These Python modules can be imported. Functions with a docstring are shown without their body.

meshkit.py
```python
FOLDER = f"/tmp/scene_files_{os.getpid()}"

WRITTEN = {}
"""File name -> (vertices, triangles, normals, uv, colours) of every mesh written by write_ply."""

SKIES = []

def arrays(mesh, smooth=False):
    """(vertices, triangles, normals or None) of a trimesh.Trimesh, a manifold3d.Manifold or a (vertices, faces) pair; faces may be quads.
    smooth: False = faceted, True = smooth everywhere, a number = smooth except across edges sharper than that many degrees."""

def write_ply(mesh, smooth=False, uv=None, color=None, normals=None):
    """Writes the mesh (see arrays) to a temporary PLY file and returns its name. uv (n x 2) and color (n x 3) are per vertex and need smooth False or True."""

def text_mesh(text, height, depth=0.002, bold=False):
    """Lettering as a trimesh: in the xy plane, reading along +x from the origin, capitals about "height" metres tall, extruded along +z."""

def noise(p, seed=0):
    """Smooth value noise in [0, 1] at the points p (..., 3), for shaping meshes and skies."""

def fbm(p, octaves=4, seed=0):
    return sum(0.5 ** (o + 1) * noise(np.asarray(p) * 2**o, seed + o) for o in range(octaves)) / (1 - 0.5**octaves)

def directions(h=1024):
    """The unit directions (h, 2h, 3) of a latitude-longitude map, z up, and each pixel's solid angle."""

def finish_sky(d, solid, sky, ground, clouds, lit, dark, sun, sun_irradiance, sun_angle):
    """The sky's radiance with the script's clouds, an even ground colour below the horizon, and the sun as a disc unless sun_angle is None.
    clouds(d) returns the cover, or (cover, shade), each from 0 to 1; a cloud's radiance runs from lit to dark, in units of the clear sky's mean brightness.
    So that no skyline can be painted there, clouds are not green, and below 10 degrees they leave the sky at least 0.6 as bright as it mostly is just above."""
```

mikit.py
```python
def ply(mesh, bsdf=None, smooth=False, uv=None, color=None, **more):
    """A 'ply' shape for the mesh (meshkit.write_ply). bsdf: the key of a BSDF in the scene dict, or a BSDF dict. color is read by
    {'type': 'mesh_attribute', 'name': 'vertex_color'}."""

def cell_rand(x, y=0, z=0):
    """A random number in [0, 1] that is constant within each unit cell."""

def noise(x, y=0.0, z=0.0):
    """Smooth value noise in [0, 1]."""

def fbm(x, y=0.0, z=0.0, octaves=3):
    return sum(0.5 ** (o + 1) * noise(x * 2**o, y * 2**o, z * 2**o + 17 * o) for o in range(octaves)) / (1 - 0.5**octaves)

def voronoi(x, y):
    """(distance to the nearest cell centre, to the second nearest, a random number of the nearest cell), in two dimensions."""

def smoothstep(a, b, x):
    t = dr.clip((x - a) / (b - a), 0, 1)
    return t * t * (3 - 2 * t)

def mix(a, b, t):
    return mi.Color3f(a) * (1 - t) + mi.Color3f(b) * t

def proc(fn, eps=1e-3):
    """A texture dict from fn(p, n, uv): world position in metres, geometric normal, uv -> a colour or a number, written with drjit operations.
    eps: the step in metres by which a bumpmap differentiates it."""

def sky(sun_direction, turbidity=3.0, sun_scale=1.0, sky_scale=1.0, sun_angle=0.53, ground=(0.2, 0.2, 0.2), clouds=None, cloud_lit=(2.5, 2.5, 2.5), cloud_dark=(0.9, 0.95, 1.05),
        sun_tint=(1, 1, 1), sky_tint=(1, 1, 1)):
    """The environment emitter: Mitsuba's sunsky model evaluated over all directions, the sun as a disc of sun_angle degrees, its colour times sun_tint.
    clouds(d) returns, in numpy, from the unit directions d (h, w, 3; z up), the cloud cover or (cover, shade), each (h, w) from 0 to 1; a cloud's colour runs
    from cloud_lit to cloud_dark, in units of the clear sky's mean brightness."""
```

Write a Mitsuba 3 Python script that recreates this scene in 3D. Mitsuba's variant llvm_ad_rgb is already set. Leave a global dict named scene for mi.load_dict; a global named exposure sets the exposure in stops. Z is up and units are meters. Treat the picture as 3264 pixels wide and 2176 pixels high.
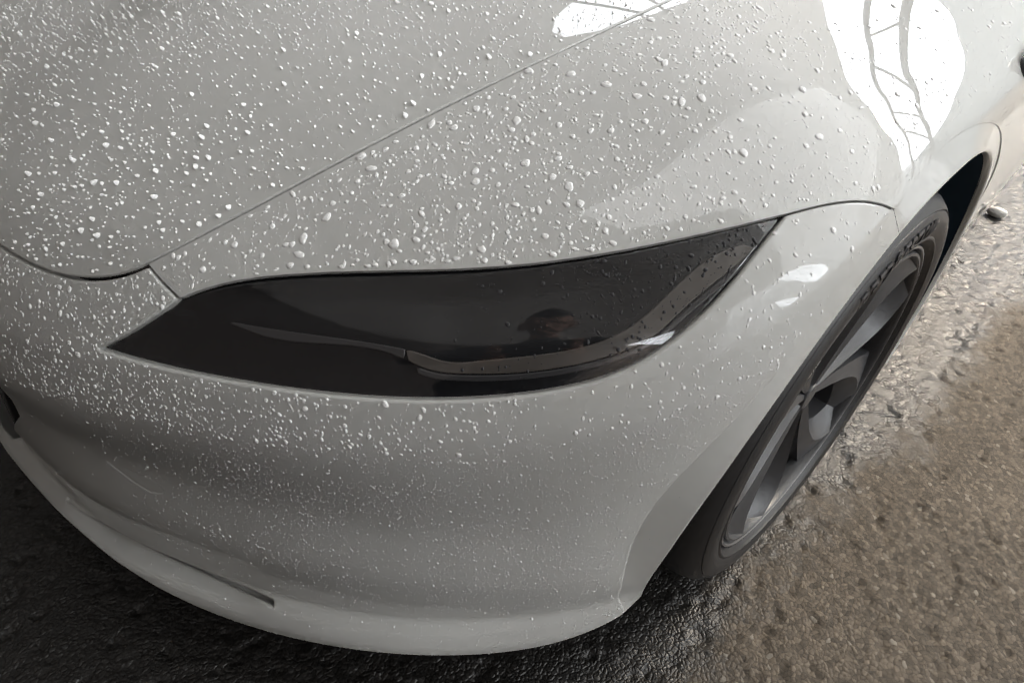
import math, numpy as np, trimesh, shapely, mitsuba as mi, mikit, meshkit
from mikit import noise, fbm, voronoi, smoothstep, mix
import drjit as dr
from shapely.geometry import Polygon, Point
from scipy.spatial import Delaunay, cKDTree
from scipy.interpolate import CubicSpline, PchipInterpolator
from scipy.ndimage import gaussian_filter1d, map_coordinates
T = mi.ScalarTransform4f
scene, labels = {}, {}
# ======================= camera, sky, exposure =======================
EYE = np.array([1.0271, -.0104, 1.0215]); FWD = np.array([-.50459, .57470, -.64429]); UPV = np.array([-.47411, .43922, .76309])
scene['camera'] = {'type': 'perspective', 'fov': 75.146, 'fov_axis': 'x', 'near_clip': .02, 'far_clip': 500.,
    'to_world': T().look_at(origin=EYE.tolist(), target=(EYE + FWD).tolist(), up=UPV.tolist())}
scene['sky'] = mikit.sky((.25, .8, .75), turbidity=4, sun_scale=.12, sun_angle=20, clouds=lambda d: 1.0, cloud_lit=(2.33, 2.42, 2.52), cloud_dark=(1.6, 1.65, 1.7))
exposure = 5.25
# ======================= materials =======================
def rgb(*c): return {'type': 'rgb', 'value': list(c)}
def pr(base, rough, metallic=0., coat=0., spec=.5, coat_gloss=.98, two=True, bump=None, bscale=.001):
    d = {'type': 'principled', 'base_color': base if isinstance(base, dict) else rgb(*base), 'roughness': rough, 'metallic': metallic, 'specular': spec}
    if coat: d |= {'clearcoat': coat, 'clearcoat_gloss': coat_gloss}
    if bump is not None: d = {'type': 'bumpmap', 'arbitrary': bump, 'scale': bscale, 'bsdf': d}
    return {'type': 'twosided', 'bsdf': d} if two else d
def lacquer(base):   # pigment under clear coat
    return {'type': 'twosided', 'bsdf': {'type': 'plastic', 'diffuse_reflectance': rgb(*base), 'int_ior': 1.5, 'nonlinear': True}}
def cloth_dimming(p, n, uv):      # transmission graded by place, added to darken the left and front of the car
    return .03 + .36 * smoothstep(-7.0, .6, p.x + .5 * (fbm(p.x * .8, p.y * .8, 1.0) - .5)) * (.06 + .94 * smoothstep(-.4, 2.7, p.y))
scene['m_paint'] = lacquer((.648, .650, .634))
scene['m_black'] = pr((.012, .013, .016), .45)
scene['m_liner'] = pr((.016, .042, .072), .75)
scene['m_lens'] = {'type': 'thindielectric', 'int_ior': 1.42}
scene['m_housing'] = pr((.004, .0045, .006), .4, spec=.2)
scene['m_guide'] = pr((.060, .054, .049), .28)
scene['m_bezel'] = pr((.03, .03, .032), .22)
scene['m_rubber'] = pr((.012, .012, .013), .46)
scene['m_rubber_mark'] = pr((.026, .027, .031), .38)
scene['m_print'] = pr((.55, .54, .52), .6)
scene['m_wheel'] = pr((.036, .037, .040), .36)
scene['m_wheel_lip'] = pr((.13, .13, .132), .34, metallic=.4)
scene['m_dark'] = pr((.006, .006, .007), .8)
scene['m_water'] = {'type': 'twosided', 'bsdf': {'type': 'plastic', 'diffuse_reflectance': rgb(.675, .675, .665), 'int_ior': 1.33}}
scene['m_water_lamp'] = {'type': 'twosided', 'bsdf': {'type': 'plastic', 'diffuse_reflectance': rgb(.03, .03, .033), 'int_ior': 1.33}}
scene['m_roof'] = {'type': 'principledthin', 'base_color': rgb(.70, .70, .69), 'roughness': .8, 'diff_trans': .85}
scene['m_bounce_wall'] = {'type': 'twosided', 'bsdf': {'type': 'diffuse', 'reflectance': rgb(.78, .78, .77)}}
scene['m_backwall'] = {'type': 'twosided', 'bsdf': {'type': 'diffuse', 'reflectance': rgb(.22, .23, .225)}}
scene['m_darkwall'] = {'type': 'twosided', 'bsdf': {'type': 'diffuse', 'reflectance': rgb(.03, .03, .03)}}
scene['m_dim_roof'] = {'type': 'principledthin', 'base_color': rgb(.70, .69, .68), 'roughness': .8, 'diff_trans': mikit.proc(cloth_dimming)}
scene['m_shade_wall'] = {'type': 'twosided', 'bsdf': {'type': 'diffuse', 'reflectance': rgb(.20, .18, .17)}}
scene['m_gable'] = {'type': 'principledthin', 'base_color': rgb(.70, .70, .69), 'roughness': .8, 'diff_trans': .5}
scene['m_solid'] = {'type': 'twosided', 'bsdf': {'type': 'diffuse', 'reflectance': rgb(.20, .19, .18)}}
scene['m_steel'] = pr((.22, .22, .22), .5)
scene['m_skin'] = pr((.42, .24, .18), .5)
scene['m_jacket'] = pr((.018, .020, .022), .8)
scene['m_hair'] = pr((.01, .009, .008), .6)
scene['m_tree'] = {'type': 'twosided', 'bsdf': {'type': 'diffuse', 'reflectance': rgb(.10, .12, .08)}}
scene['m_pebble'] = pr((.42, .41, .38), .5)
def put(key, mesh, m, smooth=False, normals=None, label=None, cat=None, group=None, kind=None):
    k, i = key, 0
    while k in scene: i += 1; k = f'{key}_{i:03d}'
    if normals is not None:
        v, f = mesh; path = meshkit.write_ply((v, f), False, None, None, normals=normals)
        scene[k] = {'type': 'ply', 'filename': path, 'face_normals': False, 'bsdf': {'type': 'ref', 'id': m}}
    else: scene[k] = mikit.ply(mesh, m, smooth=smooth)
    tag(k, label, cat, group, kind); return k
def tag(k, label=None, cat=None, group=None, kind=None):
    e = {a: b for a, b in (('label', label), ('category', cat), ('group', group), ('kind', kind)) if b}
    if e: labels[k] = e
def box(x0, x1, y0, y1, z0, z1):
    b = trimesh.creation.box((x1 - x0, y1 - y0, z1 - z0)); b.apply_translation(((x0 + x1) / 2, (y0 + y1) / 2, (z0 + z1) / 2)); return b
def rod(a, b, r, n=10): return trimesh.creation.cylinder(radius=r, segment=[a, b], sections=n)

# ======================= the setting =======================
rng = np.random.default_rng(7)
def ground_mesh():
    h = .0046; x = np.arange(-.2, 2.5, h); y = np.arange(-.36, 3.3, h); X, Y = np.meshgrid(x, y, indexing='ij'); P = np.c_[X.ravel(), Y.ravel()]
    n = 26000; c = np.c_[rng.uniform(-.22, 2.52, n), rng.uniform(-.38, 3.32, n)]; r = rng.lognormal(-4.9, .32, n); hh = r * rng.uniform(.05, .22, n)
    d, i = cKDTree(c).query(P, k=3); q = np.clip(1 - (d / r[i]) ** 2, 0, None); z = (hh[i] * q ** .5).max(1)
    p3 = np.c_[P, P[:, 0] * 0]
    z = z + .003 * (meshkit.fbm(p3 * 3, 2, 3) - .5) - .0035 * np.clip(meshkit.fbm(p3 * 40, 2, 9) - .62, 0, 1) * 5
    edge = np.minimum.reduce([P[:, 0] - x[0], x[-1] - P[:, 0], P[:, 1] - y[0], y[-1] - P[:, 1]]); z = z * np.clip(edge / .05, 0, 1) - .006
    wx = np.abs(P[:, 0] - .80) < .13; wy = np.abs(P[:, 1] - .84) < .12; z = np.where(wx & wy, np.minimum(z, -.004), z)
    a, b = X.shape; k = np.arange(a * b).reshape(a, b)
    f = np.concatenate([np.stack([k[:-1, :-1], k[1:, :-1], k[1:, 1:]], -1).reshape(-1, 3), np.stack([k[:-1, :-1], k[1:, 1:], k[:-1, 1:]], -1).reshape(-1, 3)])
    f = f[~((P[f[:, 0], 0] < .5) & (P[f[:, 0], 1] > .75))]       # nothing to see under the middle of the car
    use, inv = np.unique(f, return_inverse=True); v = np.c_[P, z][use]; f = inv.reshape(-1, 3)
    big = np.array([[-60, -60, -.014], [60, -60, -.014], [60, 60, -.014], [-60, 60, -.014]], float)
    return np.vstack([v, big]), np.vstack([f, np.array([[0, 1, 2], [0, 2, 3]]) + len(v)])
def wet(p):   # water run off the car, also painted shade under and before its nose; 1 = film of water, 0 = damp
    d = p.x - (.945 + .085 * smoothstep(.95, 1.4, p.y) + .5 * smoothstep(1.9, 3.1, p.y))
    return 1 - smoothstep(-.06, .06, d + .10 * (fbm(p.x * 14, p.y * 14, 2.0) - .5) + .06 * (fbm(p.x * 90, p.y * 90, 4.0) - .5))
def warp(p): return p.x + .006 * noise(p.x * 70, p.y * 70, 3.0), p.y + .006 * noise(p.x * 70, p.y * 70, 7.0)
def ground_col(p, n, uv):
    x, y = warp(p); d1, d2, w = voronoi(x * 120, y * 120); g = fbm(p.x * 4, p.y * 4, 1.0); h = fbm(p.x * 260, p.y * 260, 5.0)
    c = mix((.055, .046, .036), (.118, .098, .077), w) * (.62 + .38 * smoothstep(.0, .22, d2 - d1)) * (.7 + .6 * g) * (.6 + .8 * h)
    c = mix(c, mi.Color3f(.21, .195, .17), smoothstep(.965, .985, w) * smoothstep(.1, .3, d2 - d1) * .5)
    return mix(c, c * mi.Color3f(.15, .165, .19), wet(p))  # wet tone, also painted shade for the ground under and before the car
def wet_uv(p, n, uv): return wet(p)
def grains(p, n, uv):
    x, y = warp(p); d1, d2, w = voronoi(x * 120, y * 120); e1, e2, v = voronoi(x * 230, y * 230)
    return (.25 + .9 * w) * smoothstep(.0, .45, d2 - d1) + .4 * v * smoothstep(.7, .0, e1) + .5 * fbm(p.x * 330, p.y * 330, 1.0)
scene['m_ground'] = {'type': 'twosided', 'bsdf': {'type': 'bumpmap', 'arbitrary': mikit.proc(grains, .0009), 'scale': .0012, 'bsdf': {'type': 'blendbsdf', 'weight': mikit.proc(wet_uv),
    'a': {'type': 'principled', 'base_color': mikit.proc(ground_col), 'roughness': .8, 'specular': .2}, 'b': {'type': 'principled', 'base_color': mikit.proc(ground_col), 'roughness': .40, 'specular': .5}}}}
put('ground', ground_mesh(), 'm_ground', smooth=True, kind='structure', label='brown asphalt with coarse stones, dark and wet along the car')
# the open shed the car stands under: outside the frame; roof and arch mirrored in the lacquer, near walls added for the light
RZ, XR, YB = 3.75, 5.6, 4.8
arch = CubicSpline(np.arange(12), [(-.9, 1.5), (-.42, 2.2), (-.05, 2.68), (.36, 2.98), (.81, 3.31), (1.31, 3.55), (1.8, 3.65), (2.3, 3.55), (2.85, 3.26), (3.31, 2.9), (3.68, 2.2), (3.9, 1.3)])(np.linspace(0, 11, 60))
chord = CubicSpline(np.arange(9), [(-.62, 1.35), (-.2, 2.05), (.16, 2.41), (.82, 2.86), (1.27, 3.05), (1.7, 3.12), (2.1, 3.05), (2.77, 2.62), (3.38, 1.4)])(np.linspace(0, 8, 40))
bay = Polygon([(-1.30, 2.28), (-1.5, 2.6), (-1.66, 3.05), (-1.75, 3.6), (-1.8, 4.6), (-1.15, 4.6), (-1.04, 4.3), (-.97, 3.46), (-.99, 2.95), (-1.04, 2.57), (-1.14, 2.26)]).buffer(.05).buffer(-.05)
def sheet(poly, z):
    rv, rf = trimesh.creation.triangulate_polygon(poly, engine='earcut'); return trimesh.Trimesh(np.c_[rv, np.full(len(rv), z)], rf, process=False)
put('shed_roof', sheet(Polygon([(.9, .15), (1.35, .15), (1.75, 1.0), (XR, 1.3), (XR, YB), (.9, YB)]), RZ), 'm_roof', kind='structure')     # pale membrane, light comes through
put('shed_dim_roof', sheet(Polygon([(-9, -2.7), (XR, -2.7), (XR, 1.297), (1.751, .997), (1.352, .147), (.897, .147), (.897, YB), (-9, YB)]).difference(bay), RZ), 'm_dim_roof', kind='structure')   # the same cloth, dimmed by a gradient added to darken left and front
put('shed_solid_roof', box(-9, XR, -9, -2.703, RZ, RZ + .1), 'm_solid', kind='structure')
gable = Polygon([(-9, -.1), (-9, RZ - .003), (XR, RZ - .003), (XR, 1.3), (3.9, 1.3), *arch[::-1][1:], (-.9, -.1)]).buffer(0)
gable = sheet(gable, 0); gable.vertices = np.c_[gable.vertices[:, 0], np.full(len(gable.vertices), YB - .012), gable.vertices[:, 1]]
put('shed_gable', gable, 'm_gable', kind='structure')
put('added_shade_wall', trimesh.util.concatenate([box(-9.4, -9.003, -9, 16, -.1, 13), box(-9, 8.59, -2.9, -2.7, -.1, RZ - .01), box(8.6, 8.7, -2.9, -.803, -.1, 6.0)]), 'm_shade_wall', kind='structure')  # unseen walls added to darken the front and left of the car
bounce_side = Polygon([(-.8, -.1), (16, -.1), (16, 6.0), (-.8, 6.0)]).difference(Polygon([(1.5, 5.9), (2.2, 5.75), (3.0, 4.95), (4.0, 3.0), (5.4, .9), (5.3, .1), (3.4, 1.9), (2.1, 4.0)])).difference(Polygon([(1.7, 2.3), (2.4, 1.8), (4.0, .4), (4.1, .05), (3.85, .05), (2.3, 1.3)]))
bounce_side = trimesh.creation.extrude_polygon(bounce_side, .1, engine='earcut'); bounce_side.apply_transform(np.array([[0, 0, 1, 8.6], [1, 0, 0, 0], [0, 1, 0, 0], [0, 0, 0, 1.]]))
put('added_bounce_wall', bounce_side, 'm_bounce_wall', kind='structure')  # unseen wall added to brighten the right side, gaps shaped for bright streaks
put('far_wall', box(-10, 8.6, 14, 14.3, -.1, 6.0), 'm_backwall', kind='structure')
P3 = lambda q: (q[0], YB + .14, q[1])
cen = np.array([1.6, 1.2]); inner = arch + (cen - arch) / np.linalg.norm(cen - arch, axis=1)[:, None] * .13
tr = [rod(P3(a), P3(b), .018) for a, b in zip(inner[:-1], inner[1:])] + [rod(P3(a), P3(b), .032) for a, b in zip(chord[:-1], chord[1:])]
tr += [rod(P3(a), P3(b), .018) for a, b in (((.30, 2.80), (.36, 2.57)), ((.70, 3.08), (1.38, 3.07)), ((1.60, 3.50), (2.80, 2.58)), ((2.5, 3.3), (3.2, 1.9)))]
tr += [rod((-1.7, 3.0, RZ - .05), (-.9, 3.25, RZ - .05), .03), rod((-1.75, 3.9, RZ - .05), (-.9, 3.6, RZ - .05), .03)]
put('roof_truss', trimesh.util.concatenate(tr), 'm_steel', smooth=40, kind='structure')

# ======================= the car =======================
# ---------- car body skin: sections lofted along the plan outline; x = car's left, y = towards the tail, z = up
OUT = np.array([(0,-.030),(.15,-.021),(.30,.004),(.45,.066),(.57,.133),(.68,.212),(.77,.298),(.845,.388),(.892,.475),(.914,.565),(.923,.68),(.926,.85),(.927,1.1),(.927,1.4),(.927,1.9),(.927,2.6)])
_o = np.vstack([OUT[:0:-1]*[-1,1], OUT]); _l = np.r_[0,np.cumsum(np.linalg.norm(np.diff(_o,axis=0),axis=1))]; _l -= _l[len(OUT)-1]
OUTX, OUTY = CubicSpline(_l,_o[:,0]), CubicSpline(_l,_o[:,1])
def s_of(x,y):
    ss=np.linspace(0,_l[-1],6000); return ss[np.argmin((OUTX(ss)-x)**2+(OUTY(ss)-y)**2)]
SPINE = [(0,.57),(0,.60),(.03,.72),(.02,.92),(0,1.10),(0,1.25),(0,1.75),(0,2.6)]
# every station: lip under, lip, lip top, valley, flank, ridge, mid, crease, then up over lamp and wing to the bonnet middle (e inwards, z)
SEC = [
 ((0,-.03),    [(.03,.135),(-.008,.150),(-.010,.172),(0,.195),(.022,.215),(.018,.27),(.014,.305),(.022,.40),(0,.505),(.012,.565),(.032,.605),(.080,.660),(.15,.703),(.25,.747),(.33,.772),(.42,.795),(.51,.813),(.60,.828)]),
 ((.45,.066),  [(.03,.135),(-.012,.150),(-.013,.172),(-.004,.195),(.018,.215),(.014,.27),(.010,.305),(.022,.40),(0,.515),(.012,.570),(.032,.608),(.082,.667),(.15,.712),(.25,.757),(.35,.788),(.45,.813),(.56,.833),(.70,.850)]),
 ((.68,.212),  [(.03,.135),(-.012,.150),(-.013,.172),(-.004,.195),(.014,.215),(.010,.27),(.007,.305),(.018,.40),(0,.530),(.012,.585),(.032,.620),(.11,.690),(.20,.745),(.30,.785),(.40,.812),(.50,.833),(.64,.856),(.82,.875)]),
 ((.845,.388), [(.05,.135),(.012,.150),(.010,.172),(.012,.200),(.016,.225),(.010,.27),(.008,.305),(.010,.42),(0,.575),(.010,.620),(.028,.655),(.09,.712),(.16,.755),(.25,.797),(.33,.823),(.44,.848),(.62,.873),(.98,.900)]),
 ((.915,.62),  [(.06,.135),(.034,.150),(.032,.172),(.028,.200),(.026,.225),(.020,.27),(.016,.305),(.006,.45),(0,.610),(.006,.680),(.020,.722),(.06,.759),(.11,.785),(.17,.809),(.25,.831),(.34,.853),(.55,.882),(1.03,.915)]),
 ((.926,.90),  [(.08,.135),(.055,.150),(.052,.172),(.045,.200),(.040,.225),(.032,.27),(.026,.305),(.010,.45),(0,.620),(.005,.705),(.016,.752),(.048,.784),(.10,.806),(.165,.825),(.25,.843),(.34,.863),(.55,.895),(1.0,.935)]),
 ((.927,1.4),  [(.08,.145),(.065,.155),(.062,.172),(.056,.200),(.052,.225),(.044,.27),(.038,.305),(.014,.45),(0,.620),(.006,.705),(.022,.765),(.053,.803),(.10,.830),(.155,.852),(.25,.876),(.35,.900),(.55,.935),(1.0,.975)]),
 ((.927,2.6),  [(.08,.145),(.065,.155),(.062,.172),(.056,.200),(.052,.225),(.044,.27),(.038,.305),(.014,.45),(0,.620),(.006,.705),(.022,.775),(.053,.823),(.10,.86),(.155,.89),(.25,.925),(.35,.955),(.55,.99),(1.0,1.03)]),
]
def build_skin(ds=.004,dt=.003,blur_t=.0035,blur_s=.035):
    st=np.array([s_of(*a) for a,_ in SEC]); st[0]=0
    tab=np.array([b for _,b in SEC])                       # (station, level, 2)
    tl=np.r_[0,np.cumsum(np.linalg.norm(np.diff(tab,axis=1),axis=2).mean(0))]
    stm=np.r_[-st[:0:-1],st]; tabm=np.concatenate([tab[:0:-1],tab]); sp=np.array(SPINE); spm=np.concatenate([sp[:0:-1]*[-1,1],sp])
    s=np.arange(-.95,_l[-1]-.01,ds); t=np.arange(0,tl[-1],dt)
    ez=PchipInterpolator(tl,tabm,axis=1)(t)                # (station, t, 2)
    ez=gaussian_filter1d(ez,blur_t/dt,axis=1,mode='nearest')
    ez=PchipInterpolator(stm,ez,axis=0)(s); ez=gaussian_filter1d(ez,blur_s/ds,axis=0,mode='nearest')
    spn=gaussian_filter1d(PchipInterpolator(stm,spm)(s),.06/ds,axis=0,mode='nearest')
    o=np.c_[OUTX(s),OUTY(s)]; d=spn-o; d/=np.linalg.norm(d,axis=1)[:,None]
    p=o[:,None]+d[:,None]*ez[...,:1]
    return s,t,tl,np.concatenate([p,ez[...,1:]],-1)
SK_S,SK_T,SK_L,SK_P=build_skin()
def skin(st,order=3):
    st=np.asarray(st,float); c=[(st[...,0]-SK_S[0])/(SK_S[1]-SK_S[0]),(st[...,1]-SK_T[0])/(SK_T[1]-SK_T[0])]
    return np.stack([map_coordinates(SK_P[...,k],c,order=order,mode='nearest') for k in range(3)],-1)
def skin_n(st,h=.002):
    st=np.asarray(st,float); a=skin(st+[h,0])-skin(st-[h,0]); b=skin(st+[0,h])-skin(st-[0,h])
    n=np.cross(a,b); return n/np.maximum(np.linalg.norm(n,axis=-1,keepdims=True),1e-12)

CURVES = dict(
hl_inner=[(0.4571,0.5573),(0.5052,0.5903),(0.5477,0.6172)],
hl_top=[(0.5477,0.6172),(0.5651,0.6232),(0.5828,0.6277),(0.6007,0.631),(0.6187,0.6333),(0.6368,0.6349),(0.6549,0.6359),(0.6728,0.6366),(0.6907,0.6372),(0.7085,0.6376),(0.7261,0.6379),(0.7435,0.6381),(0.7607,0.6384),(0.7778,0.6386),(0.7947,0.6389),(0.8114,0.6392),(0.8279,0.6396),(0.8444,0.6402),(0.8607,0.6408),(0.8769,0.6416),(0.893,0.6426),(0.9091,0.6438),(0.9252,0.645),(0.9413,0.6461),(0.9574,0.6473),(0.9735,0.6483),(0.9897,0.6493),(1.0059,0.65),(1.0221,0.6504),(1.0386,0.6504),(1.0552,0.65),(1.0721,0.649),(1.0894,0.6474),(1.1074,0.6451),(1.126,0.6418)],
hl_bot=[(1.126,0.6418),(1.1111,0.6348),(1.0969,0.6277),(1.0833,0.6208),(1.0703,0.6139),(1.0575,0.6072),(1.0451,0.6005),(1.0327,0.5938),(1.0203,0.587),(1.0078,0.5801),(0.9951,0.5734),(0.982,0.567),(0.9685,0.5612),(0.9545,0.5562),(0.9402,0.5521),(0.9255,0.549),(0.9106,0.5469),(0.8954,0.5454),(0.8801,0.5445),(0.8647,0.544),(0.8492,0.5439),(0.8337,0.5441),(0.8182,0.5445),(0.8025,0.5451),(0.7869,0.5458),(0.7711,0.5467),(0.7552,0.5475),(0.7393,0.5483),(0.7232,0.5491),(0.707,0.5499),(0.6907,0.5506),(0.6742,0.5513),(0.6575,0.5519),(0.6406,0.5525),(0.6235,0.5529),(0.6061,0.5533),(0.5885,0.5536),(0.5707,0.5539),(0.5525,0.5542),(0.534,0.5545),(0.5153,0.555),(0.4962,0.5555),(0.4768,0.5563),(0.4571,0.5573)],
hood_front=[(0.2314,0.6297),(0.2693,0.628),(0.3037,0.6251),(0.3348,0.6218),(0.3634,0.6188),(0.3903,0.6171),(0.416,0.6172),(0.4408,0.6195),(0.4648,0.624),(0.4876,0.6306),(0.5089,0.6392)],
hood_side=[(0.5089,0.6392),(0.5263,0.647),(0.5433,0.6545),(0.5601,0.6616),(0.5767,0.6682),(0.5933,0.6744),(0.61,0.6802),(0.6266,0.6857),(0.6434,0.6912),(0.6603,0.6966),(0.6773,0.7021),(0.6945,0.7079),(0.7119,0.7142),(0.7294,0.7212),(0.7472,0.7289),(0.7651,0.7372),(0.7832,0.746),(0.8015,0.7553),(0.8199,0.7651),(0.8385,0.7752),(0.8572,0.7858),(0.8762,0.7971),(0.8955,0.8095),(0.9151,0.8232),(0.9351,0.8384),(0.9556,0.855),(0.9767,0.8723),(0.9985,0.8897),(1.0212,0.9063),(1.0449,0.9224),(1.0699,0.9387),(1.0966,0.9553),(1.1256,0.9721),(1.1578,0.9884),(1.1947,1.0023)],
nose_seam=[(0.5089,0.6392),(0.5269,0.6279),(0.5477,0.6172)],
fend_seam=[(1.126,0.6418),(1.1485,0.6376),(1.1742,0.6306),(1.2021,0.6198),(1.2316,0.6033),(1.2655,0.5774),(1.3169,0.5389)],
lip=[(1.0539,0.0791),(1.0329,0.0681),(1.0112,0.0596),(0.9892,0.053),(0.9668,0.048),(0.9441,0.0445),(0.9209,0.0429),(0.8976,0.0428),(0.8742,0.044),(0.851,0.0461),(0.828,0.0484),(0.8052,0.0505),(0.7826,0.0521),(0.7602,0.053),(0.7377,0.053),(0.7151,0.0524),(0.6924,0.0513),(0.6694,0.0502),(0.6463,0.0491),(0.6229,0.0482),(0.5994,0.0475),(0.5756,0.0471),(0.5519,0.0472),(0.5281,0.048),(0.5045,0.0496),(0.4813,0.0522),(0.4582,0.0557),(0.4352,0.06),(0.4117,0.064),(0.3876,0.068),(0.3629,0.072),(0.337,0.0755),(0.3097,0.0785),(0.2805,0.0803),(0.2493,0.081),(0.2161,0.0808),(0.1811,0.08),(0.1445,0.079),(0.1066,0.0782),(0.0669,0.0771),(0.0246,0.075)],
slot_up=[(0.2025,0.0975),(0.2414,0.1001),(0.2783,0.1026),(0.3136,0.1052),(0.3463,0.1064),(0.3772,0.1067),(0.4068,0.1064),(0.4353,0.1056),(0.4631,0.1044),(0.4902,0.1027),(0.5168,0.1008),(0.5426,0.0984),(0.5674,0.095)],
slot_dn=[(0.5677,0.0919),(0.5386,0.0893),(0.5098,0.0886),(0.4813,0.09),(0.4526,0.0932),(0.4236,0.0984)],
slit=[(0.3831,0.3036),(0.415,0.2796),(0.4367,0.2703),(0.4535,0.2775),(0.4527,0.2851),(0.4334,0.2995),(0.3831,0.3036)],
drl_up=[(1.0804,0.6329),(1.0633,0.6337),(1.0475,0.6314),(1.0328,0.627),(1.0189,0.6213),(1.0056,0.615),(0.9926,0.6084),(0.9797,0.6021),(0.9666,0.5965),(0.9529,0.592),(0.9387,0.5888),(0.9239,0.5866),(0.9087,0.5853),(0.8931,0.5847),(0.8774,0.5845),(0.8616,0.5845),(0.8458,0.5844),(0.8302,0.584),(0.8149,0.5839),(0.8,0.5857),(0.7854,0.5902),(0.7706,0.5943),(0.7551,0.5969),(0.7393,0.5987),(0.7232,0.6002),(0.7069,0.6013),(0.6903,0.6022),(0.6734,0.603),(0.6564,0.6036),(0.6391,0.6043),(0.6215,0.605),(0.6037,0.6058),(0.5857,0.6067),(0.5674,0.6079)],
drl_dn=[(1.0908,0.6258),(1.0757,0.6211),(1.061,0.6166),(1.0466,0.6122),(1.0327,0.6074),(1.0193,0.602),(1.0065,0.5956),(0.9941,0.5882),(0.9813,0.5818),(0.9673,0.5775),(0.9526,0.5746),(0.9376,0.5725),(0.9224,0.5709),(0.907,0.5699),(0.8915,0.5693),(0.8759,0.5693),(0.8602,0.5698),(0.8446,0.5707),(0.829,0.572),(0.8134,0.5735),(0.7981,0.5755),(0.7834,0.5795),(0.7693,0.5855),(0.755,0.5908),(0.7398,0.5941),(0.7239,0.5958),(0.7073,0.5964),(0.6903,0.5965),(0.673,0.5964),(0.6557,0.5965),(0.6385,0.5974),(0.6216,0.5995),(0.6047,0.6026),(0.587,0.6047),(0.5676,0.6029)],
)
C = {k: np.array(v) for k, v in CURVES.items()}
mir = lambda a: a[::-1] * [-1, 1]
WHEEL = np.array([.911, .84, .333]); R_ARCH, R_BAND = .390, .424
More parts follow.
